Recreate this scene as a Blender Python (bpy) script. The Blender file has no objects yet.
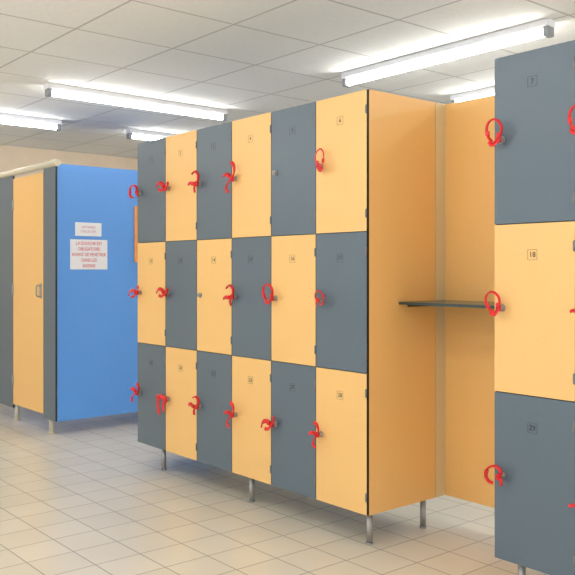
import bpy, bmesh, math, random
from mathutils import Vector, Matrix
random.seed(4)
S=bpy.context.scene
S.view_settings.view_transform='Standard'
C=S.collection
WL={}   # world location per object name
FL=-.02 # floor level

# ---------------------------------------------------------------- materials
def mat(name,col,rough=.5,metal=0,noise=0,nscale=60,bump=0,emit=0,spec=.5):
    m=bpy.data.materials.new(name); m.use_nodes=True
    n=m.node_tree.nodes; l=m.node_tree.links
    b=n['Principled BSDF']
    b.inputs['Base Color'].default_value=(*col,1)
    b.inputs['Roughness'].default_value=rough
    b.inputs['Metallic'].default_value=metal
    b.inputs['Specular IOR Level'].default_value=spec
    if emit:
        b.inputs['Emission Color'].default_value=(1,.98,.94,1)
        b.inputs['Emission Strength'].default_value=emit
    if noise or bump:
        tc=n.new('ShaderNodeTexCoord'); nt=n.new('ShaderNodeTexNoise')
        nt.inputs['Scale'].default_value=nscale; nt.inputs['Detail'].default_value=4
        l.new(tc.outputs['Object'],nt.inputs['Vector'])
        if noise:
            r=n.new('ShaderNodeValToRGB')
            r.color_ramp.elements[0].position=.3; r.color_ramp.elements[1].position=.7
            r.color_ramp.elements[0].color=(*[c*(1-noise) for c in col],1)
            r.color_ramp.elements[1].color=(*[min(1,c*(1+noise)) for c in col],1)
            l.new(nt.outputs['Fac'],r.inputs['Fac']); l.new(r.outputs['Color'],b.inputs['Base Color'])
        if bump:
            bp=n.new('ShaderNodeBump'); bp.inputs['Strength'].default_value=bump; bp.inputs['Distance'].default_value=.002
            l.new(nt.outputs['Fac'],bp.inputs['Height']); l.new(bp.outputs['Normal'],b.inputs['Normal'])
    return m

def tilemat(name,c1,c2,mortar,px,py,ox,oy,ms,rough,bump=.3,spec=.5,nscale=3,namt=.06,smooth=.15):
    m=bpy.data.materials.new(name); m.use_nodes=True
    n=m.node_tree.nodes; l=m.node_tree.links; b=n['Principled BSDF']
    tc=n.new('ShaderNodeTexCoord'); mp=n.new('ShaderNodeMapping')
    mp.inputs['Scale'].default_value=(1/px,1/py,1)
    mp.inputs['Location'].default_value=(-ox/px+200,-oy/py+200,0)
    l.new(tc.outputs['Object'],mp.inputs['Vector'])
    br=n.new('ShaderNodeTexBrick'); br.offset=0; br.squash=1
    br.inputs['Scale'].default_value=1; br.inputs['Brick Width'].default_value=1; br.inputs['Row Height'].default_value=1
    br.inputs['Mortar Size'].default_value=ms; br.inputs['Mortar Smooth'].default_value=smooth
    br.inputs['Color1'].default_value=(*c1,1); br.inputs['Color2'].default_value=(*c2,1); br.inputs['Mortar'].default_value=(*mortar,1)
    l.new(mp.outputs[0],br.inputs['Vector'])
    nt=n.new('ShaderNodeTexNoise'); nt.inputs['Scale'].default_value=nscale; nt.inputs['Detail'].default_value=6
    l.new(tc.outputs['Object'],nt.inputs['Vector'])
    mr=n.new('ShaderNodeMapRange'); mr.inputs['To Min'].default_value=1-namt*2; mr.inputs['To Max'].default_value=1+namt
    l.new(nt.outputs['Fac'],mr.inputs['Value'])
    mx=n.new('ShaderNodeVectorMath'); mx.operation='MULTIPLY'
    l.new(br.outputs['Color'],mx.inputs[0]); l.new(mr.outputs[0],mx.inputs[1])
    l.new(mx.outputs[0],b.inputs['Base Color'])
    b.inputs['Roughness'].default_value=rough; b.inputs['Specular IOR Level'].default_value=spec
    bp=n.new('ShaderNodeBump'); bp.inputs['Strength'].default_value=bump; bp.inputs['Distance'].default_value=.002; bp.invert=True
    l.new(br.outputs['Fac'],bp.inputs['Height']); l.new(bp.outputs['Normal'],b.inputs['Normal'])
    return m

YEL=mat('yellow_laminate',(.86,.525,.19),.42,noise=.03,nscale=180)
ORG=mat('orange_laminate',(.87,.52,.18),.42,noise=.03,nscale=180)
GRY=mat('slate_laminate',(.105,.145,.180),.40,noise=.05,nscale=200)
BLU=mat('blue_laminate',(.10,.32,.80),.34,noise=.03,nscale=120)
BLK=mat('black_core_edge',(.012,.012,.014),.45)
DRK=mat('dark_carcass',(.03,.032,.035),.6)
STL=mat('brushed_steel',(.42,.41,.39),.5,metal=.75,noise=.05,nscale=90)
HNG=mat('dull_hinge_metal',(.22,.22,.22),.55,metal=.6,noise=.05,nscale=90)
CRM=mat('cream_enamel',(.66,.60,.46),.35)
RED=mat('red_rubber',(.68,.010,.012),.38,bump=.1)
INK=mat('number_ink',(.03,.025,.02),.6)
PAP=mat('white_paper',(.86,.87,.92),.8,noise=.02,nscale=40)
RTX=mat('red_print',(.60,.02,.09),.7)
RTF=mat('faded_red_print',(.60,.22,.30),.7)
ORS=mat('orange_board',(.80,.32,.10),.5,noise=.06,nscale=20)
WHT=mat('white_enamel',(.85,.86,.88),.4)
CAP=mat('grey_plastic_cap',(.28,.30,.32),.5)
EMI=mat('lit_diffuser',(1,1,1),.5,emit=34)
WAL=mat('peach_wall',(.84,.68,.50),.8,noise=.04,nscale=6,bump=.1)  # warm peach base colour for the left wall, slightly mottled
WAW=mat('white_paint',(.80,.81,.83),.8,noise=.03,nscale=6,bump=.1)
FLO=tilemat('floor_tiles',(.80,.735,.61),(.755,.69,.565),(.37,.325,.26),.2,.2,.05,.03,.014,.28,bump=.25,namt=.05,smooth=.1)
CEI=tilemat('ceiling_tiles',(.93,.94,.91),(.90,.91,.88),(.60,.605,.58),.60,.60,-1.02,.05,.012,.9,bump=.3,spec=.1,nscale=40,namt=.04,smooth=.1)

# ---------------------------------------------------------------- mesh helpers
class MB:
    def __init__(s): s.bm=bmesh.new(); s.mats=[]
    def mi(s,m):
        if m not in s.mats: s.mats.append(m)
        return s.mats.index(m)
    def box(s,lo,hi,m,edge=None,axis=None,bev=0):
        r=bmesh.ops.create_cube(s.bm,size=1)['verts']
        c=[(lo[i]+hi[i])/2 for i in range(3)]; d=[hi[i]-lo[i] for i in range(3)]
        for v in r: v.co=Vector((c[0]+v.co.x*d[0],c[1]+v.co.y*d[1],c[2]+v.co.z*d[2]))
        fs={f for v in r for f in v.link_faces}
        s.bm.normal_update()
        a=s.mi(m); e=s.mi(edge) if edge else a
        for f in fs:
            f.material_index=a if (axis is None or abs(f.normal[axis])>.9) else e
        if bev:
            es=list({x for v in r for x in v.link_edges})
            bmesh.ops.bevel(s.bm,geom=es,offset=bev,segments=3,affect='EDGES',profile=.5)
        return s
    def cyl(s,p,r,h,axis,m,seg=20,r2=None,bev=0):
        M=Matrix.Translation(p)
        if axis=='x': M=M@Matrix.Rotation(math.pi/2,4,'Y')
        if axis=='y': M=M@Matrix.Rotation(math.pi/2,4,'X')
        g=bmesh.ops.create_cone(s.bm,cap_ends=True,segments=seg,radius1=r,radius2=r if r2 is None else r2,depth=h,matrix=M)['verts']
        a=s.mi(m)
        for f in {f for v in g for f in v.link_faces}:
            f.material_index=a
            if len(f.verts)==4: f.smooth=True
        return s
    def sweep(s,pts,ra,rb,m,width_axis=Vector((0,1,0)),seg=8,closed=False):
        a=s.mi(m); rings=[]; n=len(pts)
        for i,p in enumerate(pts):
            q0=pts[(i-1)%n] if (closed or i>0) else pts[0]
            q1=pts[(i+1)%n] if (closed or i<n-1) else pts[-1]
            t=(q1-q0).normalized()
            w=(width_axis-t*width_axis.dot(t))
            if w.length<1e-3: w=Vector((1,0,0))-t*t.x
            w.normalize(); nn=t.cross(w)
            rings.append([s.bm.verts.new(p+w*math.cos(k/seg*2*math.pi)*ra+nn*math.sin(k/seg*2*math.pi)*rb) for k in range(seg)])
        rng=range(n) if closed else range(n-1)
        for i in rng:
            A=rings[i];B=rings[(i+1)%n]
            for k in range(seg):
                f=s.bm.faces.new((A[k],A[(k+1)%seg],B[(k+1)%seg],B[k])); f.material_index=a; f.smooth=True
        if not closed:
            for R in (rings[0],list(reversed(rings[-1]))):
                f=s.bm.faces.new(R); f.material_index=a
        bmesh.ops.recalc_face_normals(s.bm,faces=s.bm.faces[:])
        return s
    def merge_mesh(s,me,m):
        a=s.mi(m); k=len(s.bm.faces); s.bm.from_mesh(me)
        s.bm.faces.ensure_lookup_table()
        for f in s.bm.faces[k:]: f.material_index=a
        return s
    def done(s,name):
        me=bpy.data.meshes.new(name); s.bm.to_mesh(me); s.bm.free()
        for m in s.mats: me.materials.append(m)
        return me

def empty(name,loc,label=None,cat=None,group=None):
    o=bpy.data.objects.new(name,None); o.location=loc; o.empty_display_size=.1; C.objects.link(o)
    WL[o.name]=Vector(loc)
    tag(o,label,cat,group); return o
def tag(o,label=None,cat=None,group=None):
    if label:o['label']=label
    if cat:o['category']=cat
    if group:o['group']=group
def obj(name,me,loc=(0,0,0),parent=None,label=None,cat=None,group=None,kind=None):
    o=bpy.data.objects.new(name,me); C.objects.link(o)
    loc=Vector(loc); WL[o.name]=loc
    if parent: o.parent=parent; o.location=loc-WL[parent.name]
    else: o.location=loc
    tag(o,label,cat,group)
    if kind:o['kind']=kind
    return o

def text_mesh(txt,size,rot,align='CENTER',space=1.0,bold=.012):
    cu=bpy.data.curves.new('t','FONT'); cu.body=txt; cu.size=size; cu.align_x=align; cu.align_y='CENTER'
    cu.extrude=.0004; cu.space_line=space; cu.resolution_u=3; cu.offset=size*bold
    o=bpy.data.objects.new('t',cu); C.objects.link(o)
    dg=bpy.context.evaluated_depsgraph_get(); dg.update()
    me=bpy.data.meshes.new_from_object(o.evaluated_get(dg))
    bpy.data.objects.remove(o); me.transform(rot); me.materials.clear()
    return me
RF=Matrix.Rotation(math.pi/2,4,'X')                                   # faces -Y
RX=Matrix.Rotation(math.pi/2,4,'Z')@Matrix.Rotation(math.pi/2,4,'X')  # faces +X

# ---------------------------------------------------------------- structure
Z0=.114; RH=.6; CW=.32333; HT=Z0+3*RH; DEP=.44; CEILZ=2.43
def struct(name,lo,hi,m):
    obj(name,MB().box(lo,hi,m).done(name),kind='structure')
struct('floor',(-5.9,-5.2,FL-.08),(4.2,3.8,FL),FLO)
struct('ceiling',(-5.9,-5.2,CEILZ),(4.2,3.8,CEILZ+.08),CEI)
struct('wall_left',(-5.98,-5.2,FL),(-5.9,3.8,CEILZ),WAL)
struct('wall_back',(-5.9,3.8,FL),(4.2,3.88,CEILZ),WAW)
struct('baseboard_left',(-5.9,-5.2,FL),(-5.885,3.8,.08),WAW)

# ---------------------------------------------------------------- shared meshes
def leg_mesh(h):
    return (MB().cyl((0,0,(h+FL)/2),.0135,h-FL-.004,'z',STL).cyl((0,0,FL+.004),.016,.008,'z',CAP)
            .box((-.022,-.022,h-.003),(.022,.022,h),STL)).done('leg')
LEG=leg_mesh(Z0)
LOCK=(MB().cyl((0,-.003,0),.0135,.006,'y',STL).cyl((0,-.010,0),.010,.012,'y',STL)
      .box((-.0015,-.0168,-.006),(.0015,-.0155,.006),BLK)).done('cam_lock')
HINGE=(MB().box((-.006,-.002,-.016),(0,0,.016),HNG,bev=.0008).cyl((.0015,-.002,0),.003,.038,'z',HNG,12)).done('hinge')
DOORS={}
def doormesh(w,h,m):
    k=(w,h,m.name)
    if k not in DOORS:
        DOORS[k]=MB().box((0,0,0),(w,.012,h),m,edge=BLK,axis=1).done('door')
    return DOORS[k]
def number_mesh(n):
    b=MB(); w,h,t=.019,.018,.0009
    for lo,hi in (((-w,-.0006,-h),(w,0,-h+t)),((-w,-.0006,h-t),(w,0,h)),((-w,-.0006,-h),(-w+t,0,h)),((w-t,-.0006,-h),(w,0,h))):
        b.box(lo,hi,INK)
    b.merge_mesh(text_mesh(str(n),.026,RF),INK)
    return b.done('number_label')

# ---------------------------------------------------------------- locker banks
def bank(x0,ncol,firstnum,par,label,legx):
    W=ncol*CW; base=(x0+W/2,DEP/2,FL)
    E=empty('locker_bank',base,label,'lockers')
    b=MB(); y0=.014; t=.012
    b.box((t,y0,Z0),(W-t,DEP-.01,Z0+t),DRK).box((t,y0,HT-t),(W-t,DEP-.01,HT),DRK)
    b.box((t,DEP-.01,Z0),(W-t,DEP,HT),DRK)
    for i in range(1,ncol): b.box((i*CW-.006,y0,Z0+t),(i*CW+.006,DEP-.01,HT-t),DRK)
    for r in (1,2): b.box((t,y0,Z0+r*RH-.006),(W-t,DEP-.01,Z0+r*RH+.006),DRK)
    obj('body',b.done('body'),(x0,0,0),E)
    for sx in (0,W-t):
        obj('side_panel',MB().box((0,.0125,Z0),(t,DEP,HT),ORG,edge=BLK,axis=0).done('side_panel'),(x0+sx,0,0),E,'orange laminate side panel with black edges')
    for lx in legx:
        for ly in (.045,DEP-.05): obj('leg',LEG,(x0+lx,ly,0),E)
    g=.0035
    for c in range(ncol):
        for r in range(3):
            yel=((c+r)%2==1) ^ par
            m=YEL if yel else GRY
            z=Z0+(2-r)*RH+g/2; x=x0+c*CW+g/2
            d=obj('door',doormesh(round(CW-g,4),round(RH-g,4),m),(x,0,z),E,'yellow laminate locker door' if yel else 'slate grey laminate locker door')
            obj('number_label',number_mesh(firstnum+c+11*r),(x0+c*CW+CW*.49,0,z+RH-.112),d)
            obj('lock',LOCK,(x0+c*CW+.035,0,z+.30),d)
            for hz in (.075,RH-.085): obj('hinge',HINGE,(x0+(c+1)*CW-.004,0,z+hz),d)
    return E
bank(-6*CW,6,1,False,'six-column bank of grey and yellow lockers on steel legs',(1.94-1.71,1.94-.86,1.94-.03))
XR=.643
bank(XR,3,7,False,'three-column bank of grey and yellow lockers beside shelf alcove',(.085,.50,.93))

# ---------------------------------------------------------------- alcove back panel + shelf
A=empty('partition_panel',(.3,.51,FL),'tall orange laminate panel closing gap between locker banks','partition')
obj('panel',MB().box((.0,.512,Z0),(XR+.05,.524,HT),ORG,edge=BLK,axis=1).done('panel'),(0,0,0),A)
STRIP=mat('pale_yellow_edge_strip',(.74,.60,.34),.4,noise=.03,nscale=150)
obj('return_panel',MB().box((-.012,.443,Z0),(0,.5115,HT),STRIP).done('return_panel'),(0,0,0),A,'narrow pale yellow edge strip')
obj('leg',LEG,(XR+.03,.57,0),A)
obj('frame_rail',MB().box((-.012,.524,Z0),(XR+.05,.575,Z0+.02),STL).done('frame_rail'),(0,0,0),A)
SH=mat('dark_green_laminate',(.09,.14,.135),.25)
SHE=mat('dark_green_edge',(.03,.05,.045),.35)
s=empty('shelf',(.3,.35,1.0),'dark laminate shelf fixed between locker banks','shelf')
b=MB(); bm=b.bm
prof=[(0.002,.510),(0.002,.200),(.008,.187),(.02,.183),(XR-.02,.183),(XR-.008,.187),(XR-.002,.200),(XR-.002,.510)]
b.mi(SH);b.mi(SHE)
lo=[bm.verts.new((x,y,1.001)) for x,y in prof]; hi=[bm.verts.new((x,y,1.013)) for x,y in prof]
bm.faces.new(hi[::-1]); bm.faces.new(lo)
for i in range(len(prof)):
    f=bm.faces.new((lo[i],hi[i],hi[(i+1)%8],lo[(i+1)%8])); f.material_index=1
bmesh.ops.recalc_face_normals(bm,faces=bm.faces[:])
obj('board',b.done('board'),(0,0,0),s)
for xa,xb in ((.002,.012),(XR-.012,XR-.002)):
    obj('batten',MB().box((xa,.25,.989),(xb,.43,1.001),BLK).done('batten'),(0,0,0),s,'thin black support batten')

# ---------------------------------------------------------------- wristbands
def smooth(P,n=6):
    out=[]
    P=[Vector(p) for p in P]
    for i in range(len(P)-1):
        p0=P[max(i-1,0)];p1=P[i];p2=P[i+1];p3=P[min(i+2,len(P)-1)]
        for j in range(n):
            t=j/n
            out.append(.5*((2*p1)+(p2-p0)*t+(2*p0-5*p1+4*p2-p3)*t*t+(3*p1-p0-3*p2+p3)*t**3))
    out.append(P[-1]); return out
H=(0,-.016,0)
LABS={'loop':'red rubber key wristband curled into open loop','side':'red rubber key wristband folded sideways from lock','fork':'red rubber key wristband with ends sticking up and down','hang':'red rubber key wristband with straps dangling down','curl':'red rubber key wristband rolled into a loose ring','hook':'red rubber key wristband bent into a hook above lock','strand':'thin red rubber key wristband trailing beside lock'}
SH_={
'loop':([([H,(.014,-.022,.016),(.018,-.026,.038),(.008,-.032,.058),(-.010,-.038,.066),(-.028,-.042,.056),(-.036,-.044,.034),(-.032,-.042,.010),(-.018,-.036,-.008)],.0085,.0028,(.3,.9,.2)),
         ([H,(-.012,-.024,-.012),(-.024,-.03,-.016),(-.034,-.034,-.004)],.0085,.0035,(.2,.5,.8))],[(-.034,-.042,.022),(.004,-.022,.012)]),
'side':([([H,(-.016,-.022,.012),(-.036,-.03,.016),(-.050,-.034,.008),(-.056,-.036,-.008)],.0095,.003,(.1,.5,.8)),
         ([H,(.014,-.020,.006),(.024,-.02,.016),(.022,-.022,.032)],.008,.003,(.1,.6,.7)),
         ([(-.004,-.02,-.004),(-.018,-.028,-.016),(-.038,-.032,-.014)],.0075,.0028,(.1,.5,.8))],[(-.012,-.024,.006)]),
'fork':([([(-.044,-.034,.006),(-.026,-.03,.014),(-.008,-.024,.008),H,(.018,-.022,.022),(.016,-.028,.046),(.0,-.032,.058)],.0095,.003,(.1,.7,.6)),
         ([H,(-.014,-.026,-.016),(-.024,-.03,-.036),(-.010,-.030,-.054)],.0085,.003,(.1,.8,.4))],[(-.018,-.028,.010)]),
'hang':([([(-.050,-.03,.004),(-.024,-.028,.010),(0,-.018,.004),(.012,-.02,.002)],.0095,.0035,(.1,.4,.8)),
         ([(-.036,-.03,.004),(-.040,-.032,-.020),(-.034,-.032,-.048),(-.022,-.032,-.056)],.0075,.003,(.7,.6,0)),
         ([H,(-.004,-.026,-.018),(0,-.028,-.044)],.0075,.003,(.7,.6,0))],[(-.034,-.03,.006)]),
'curl':([([H,(.010,-.022,.018),(-.004,-.028,.034),(-.026,-.034,.034),(-.044,-.038,.016),(-.046,-.038,-.010),(-.030,-.034,-.026),(-.012,-.028,-.026)],.0095,.003,(.3,.9,.25)),
         ([H,(.016,-.02,-.008),(.018,-.022,-.024)],.0075,.003,(.3,.7,.5))],[(-.046,-.038,.002)]),
'hook':([([H,(.016,-.02,.014),(.018,-.024,.036),(.0,-.03,.050),(-.022,-.032,.040)],.0095,.003,(.3,.9,.25)),
         ([H,(-.018,-.026,-.002),(-.036,-.03,.004),(-.052,-.032,-.002)],.0085,.0035,(.2,.5,.8)),
         ([H,(-.010,-.024,-.018),(-.004,-.026,-.038)],.0075,.003,(.2,.8,.3))],[(-.018,-.028,.0)]),
'strand':([([H,(-.012,-.024,-.012),(-.030,-.030,-.020),(-.050,-.034,-.018)],.0055,.0022,(.2,.5,.8))],[]),
}
def band(x,z,shape,rot,sc=1.0,mir=1):
    b=MB()
    b.box((-.006,-.014,-.012),(.006,.001,.012),RED,bev=.002)
    b.cyl((0,-.016,0),.011,.010,'y',RED,16)
    strs,bks=SH_[shape]
    for P,a,t,w in strs: b.sweep(smooth(P),a*1.05,t*1.25,RED,Vector(w))
    for c in bks: b.box(tuple(q-.0075 for q in c),tuple(q+.0075 for q in c),RED,bev=.002)
    me=b.done('key_wristband')
    # curl lies closer to the door for mirrored straps; slight lean away from the opening side
    sy=.45 if mir<0 else .8
    M=Matrix(((1,-.25,0,0),(0,sy,0,0),(0,0,1,0),(0,0,0,1)))
    sc*=1.06
    me.transform(M@Matrix.Diagonal((sc*mir,1,sc,1))@Matrix.Rotation(math.radians(rot),4,'Y'))
    if mir<0: me.flip_normals()
    obj('key_wristband',me,(x,-.0165,z),None,LABS[shape],'wristband','red key wristbands on locker locks')
plan={0:[('curl',0,1.1),('side',15,1.2),('hook',0,1.2),('fork',5,1.3),None,('loop',-10,1.05,-1)],
      1:[('side',-10,1.15),('side',10,1.15),None,('hook',-10,1.1),('loop',-10,1),('curl',25,.95,-1)],
      2:[('fork',20,1.1),('hang',0,1.4),('hook',10,1.1),('fork',0,1.1),('side',-10,1.1),('fork',-10,.95)]}
for r,row in plan.items():
    for c,q in enumerate(row):
        if q: band(-6*CW+c*CW+.035,Z0+(2-r)*RH+.302,*q)
for c,row in enumerate(((('loop',-5,1.0),('loop',-20,.9),('curl',15,.95)),(('loop',0,1.0),('hook',0,.7),('strand',-20,1.0)),(('loop',0,1.0),('curl',0,1.0),('side',0,1)))):
    for r,q in enumerate(row):
        band(XR+c*CW+.035,Z0+(2-r)*RH+.302,*q)

# ---------------------------------------------------------------- changing cubicle
CX,CY=-3.02,-.03
SW=.20
K=empty('changing_cubicle',(CX-.7,CY+.6,FL),'blue, yellow and grey laminate changing cubicle on metal feet','cubicle')
z0,z1=.085,1.9
obj('side_panel',MB().box((CX-.013,CY+.002,z0),(CX,CY+1.4,z1),BLU,edge=BLK,axis=0).done('side_panel'),(0,0,0),K,'bright blue laminate side panel')
obj('stile',MB().box((CX-SW,CY-.013,z0),(CX,CY,z1-.02),GRY,edge=BLK,axis=1,bev=.001).done('stile'),(0,0,0),K,'slate grey corner stile')
DW=.57; DX=CX-SW-.004-DW
d=obj('door',MB().box((0,-.013,0),(DW,0,1.74),YEL,edge=BLK,axis=1).done('door'),(DX,CY,.115),K,'yellow laminate cubicle door')
b=MB(); b.box((-.018,-.018,-.055),(.018,-.013,.055),STL,bev=.002)
b.sweep(smooth([Vector((0,-.014,.04)),Vector((0,-.045,.036)),Vector((0,-.048,0)),Vector((0,-.045,-.036)),Vector((0,-.014,-.04))]),.007,.006,STL,Vector((1,0,0)))
obj('handle',b.done('handle'),(DX+DW-.045,CY,1.0),d)
for hz in (.3,1.0,1.65): obj('hinge',MB().box((-.012,-.017,-.035),(.012,-.013,.035),STL,bev=.001).cyl((0,-.018,0),.006,.075,'z',STL,12).done('hinge'),(DX+.002,CY,hz),d)
obj('front_panel',MB().box((CX-1.6,CY-.013,z0),(DX-.005,CY,z1-.02),GRY,edge=BLK,axis=1).done('front_panel'),(0,0,0),K,'slate grey front panel')
obj('side_panel',MB().box((CX-1.6,CY+.002,z0),(CX-1.587,CY+1.4,z1),BLU,edge=BLK,axis=0).done('side_panel'),(0,0,0),K)
obj('back_panel',MB().box((CX-1.6,CY+1.4,z0),(CX,CY+1.413,z1),BLU,edge=BLK,axis=1).done('back_panel'),(0,0,0),K)
b=MB(); b.cyl((CX-.82,CY-.006,1.905),.024,1.66,'x',CRM,24).cyl((CX+.013,CY-.006,1.905),.027,.012,'x',CRM,24)
obj('top_rail',b.done('top_rail'),(0,0,0),K,'cream tubular head rail')
for lx,ly in ((CX-.14,CY+.02),(DX-.01,CY+.02),(CX-1.55,CY+.03),(CX-.03,CY+1.35),(CX-1.55,CY+1.35)):
    obj('leg',MB().cyl((0,0,.045),.016,.13,'z',CRM).cyl((0,0,FL+.006),.023,.012,'z',CRM).done('leg'),(lx,ly,0),K,'cream foot post')

# notices on the blue panel
def notice(ya,yb,za,zb,lines,size,label,sp,ink,dz=0,bold=.03):
    w,h=yb-ya,zb-za
    N=empty('paper_notice',(CX+.001,(ya+yb)/2,(za+zb)/2),label,'notice')
    obj('sheet',MB().box((0,-w/2,-h/2),(.0012,w/2,h/2),PAP).done('sheet'),WL[N.name],N)
    b=MB(); b.merge_mesh(text_mesh(lines,size,RX,space=sp,align='CENTER',bold=bold),ink)
    me=b.done('lettering')
    ys=[v.co.y for v in me.vertices]; zs=[v.co.z for v in me.vertices]
    me.transform(Matrix.Translation((0,-(min(ys)+max(ys))/2,-(min(zs)+max(zs))/2)))
    k=min(1,(w*.92)/(max(ys)-min(ys))); kz=min(1,(h*.86)/(max(zs)-min(zs)))
    me.transform(Matrix.Diagonal((1,k,kz,1)))
    obj('lettering',me,WL[N.name]+Vector((.0016,0,0)),N,'red printed lettering')
NY=-.083
notice(NY+.15,NY+.44,1.155,1.37,'LA DOUCHE EST\nOBLIGATOIRE\nAVANT DE PENETRER\nDANS LES\nBASSINS',.036,'white paper notice with red capitals taped on blue panel',1.18,RTX,bold=.0)
notice(NY+.188,NY+.393,1.395,1.492,'VESTIAIRES\nCOLLECTIFS',.022,'small white paper label with faint red text on blue panel',1.4,RTF,bold=.0)
N=empty('orange_board',(CX+.001,NY+.76,1.42),'small orange board fixed on blue cubicle panel','board')
obj('board',MB().box((0,-.10,-.21),(.012,.10,.21),ORS,bev=.003).done('board'),WL[N.name],N)

# ---------------------------------------------------------------- ceiling lights
def light_fix(cx,cy,L,along,label):
    E=empty('ceiling_light',(cx,cy,CEILZ),label,'ceiling light')
    h=L/2
    def B(lo,hi):
        if along=='x': return lo,hi
        return (lo[1],lo[0],lo[2]),(hi[1],hi[0],hi[2])
    w=WL[E.name]
    obj('housing',MB().box(*B((-h,-.036,-.036),(h,.036,0)),WHT,bev=.004).box(*B((-h,-.022,-.044),(h,.022,-.034)),WHT,bev=.003).done('housing'),w,E)
    obj('tube',MB().cyl((0,0,-.066),.016,2*h-.07,along,EMI,20).done('tube'),w,E,'glowing white fluorescent tube')
    for s_ in (-1,1):
        a,c=(h-.035,h) if s_>0 else (-h,-h+.035)
        obj('end_cap',MB().box(*B((a,-.026,-.088),(c,.026,-.033)),CAP,bev=.006).done('end_cap'),w,E,'grey plastic end cap')
lb='lit white fluorescent batten fixed on tiled ceiling'
light_fix(-2.93,.60,1.5,'y',lb)
light_fix(-4.2,-.23,1.5,'y',lb)
light_fix(-4.2,1.92,1.5,'y',lb)
light_fix(-.67,1.24,1.52,'x',lb)
light_fix(-.65,2.32,1.52,'x',lb)
for q in ((-.6,-1.7,'x'),(1.6,-1.7,'x'),(-3.0,-2.4,'y'),(1.75,1.24,'x'),(1.75,2.32,'x'),(-.6,-3.2,'x'),(1.6,-3.2,'x'),(2.6,-.2,'x'),(-4.2,-2.4,'y')):  # unseen battens added out of frame to brighten the room
    light_fix(q[0],q[1],1.5,q[2],lb)

# ---------------------------------------------------------------- world + camera
w=bpy.data.worlds.new('W'); S.world=w; w.use_nodes=True
w.node_tree.nodes['Background'].inputs[0].default_value=(.93,.96,1,1)
w.node_tree.nodes['Background'].inputs[1].default_value=1.5
cd=bpy.data.cameras.new('cam'); cam=bpy.data.objects.new('camera',cd); C.objects.link(cam)
cam.location=(2.439,-2.462,1.151)
F=Vector((-.769,.639,0)).normalized()
cam.rotation_euler=F.to_track_quat('-Z','Y').to_euler()
cd.sensor_width=36; cd.lens=819/575*36; cd.shift_y=-17.5/575; cd.clip_start=.05
S.camera=cam
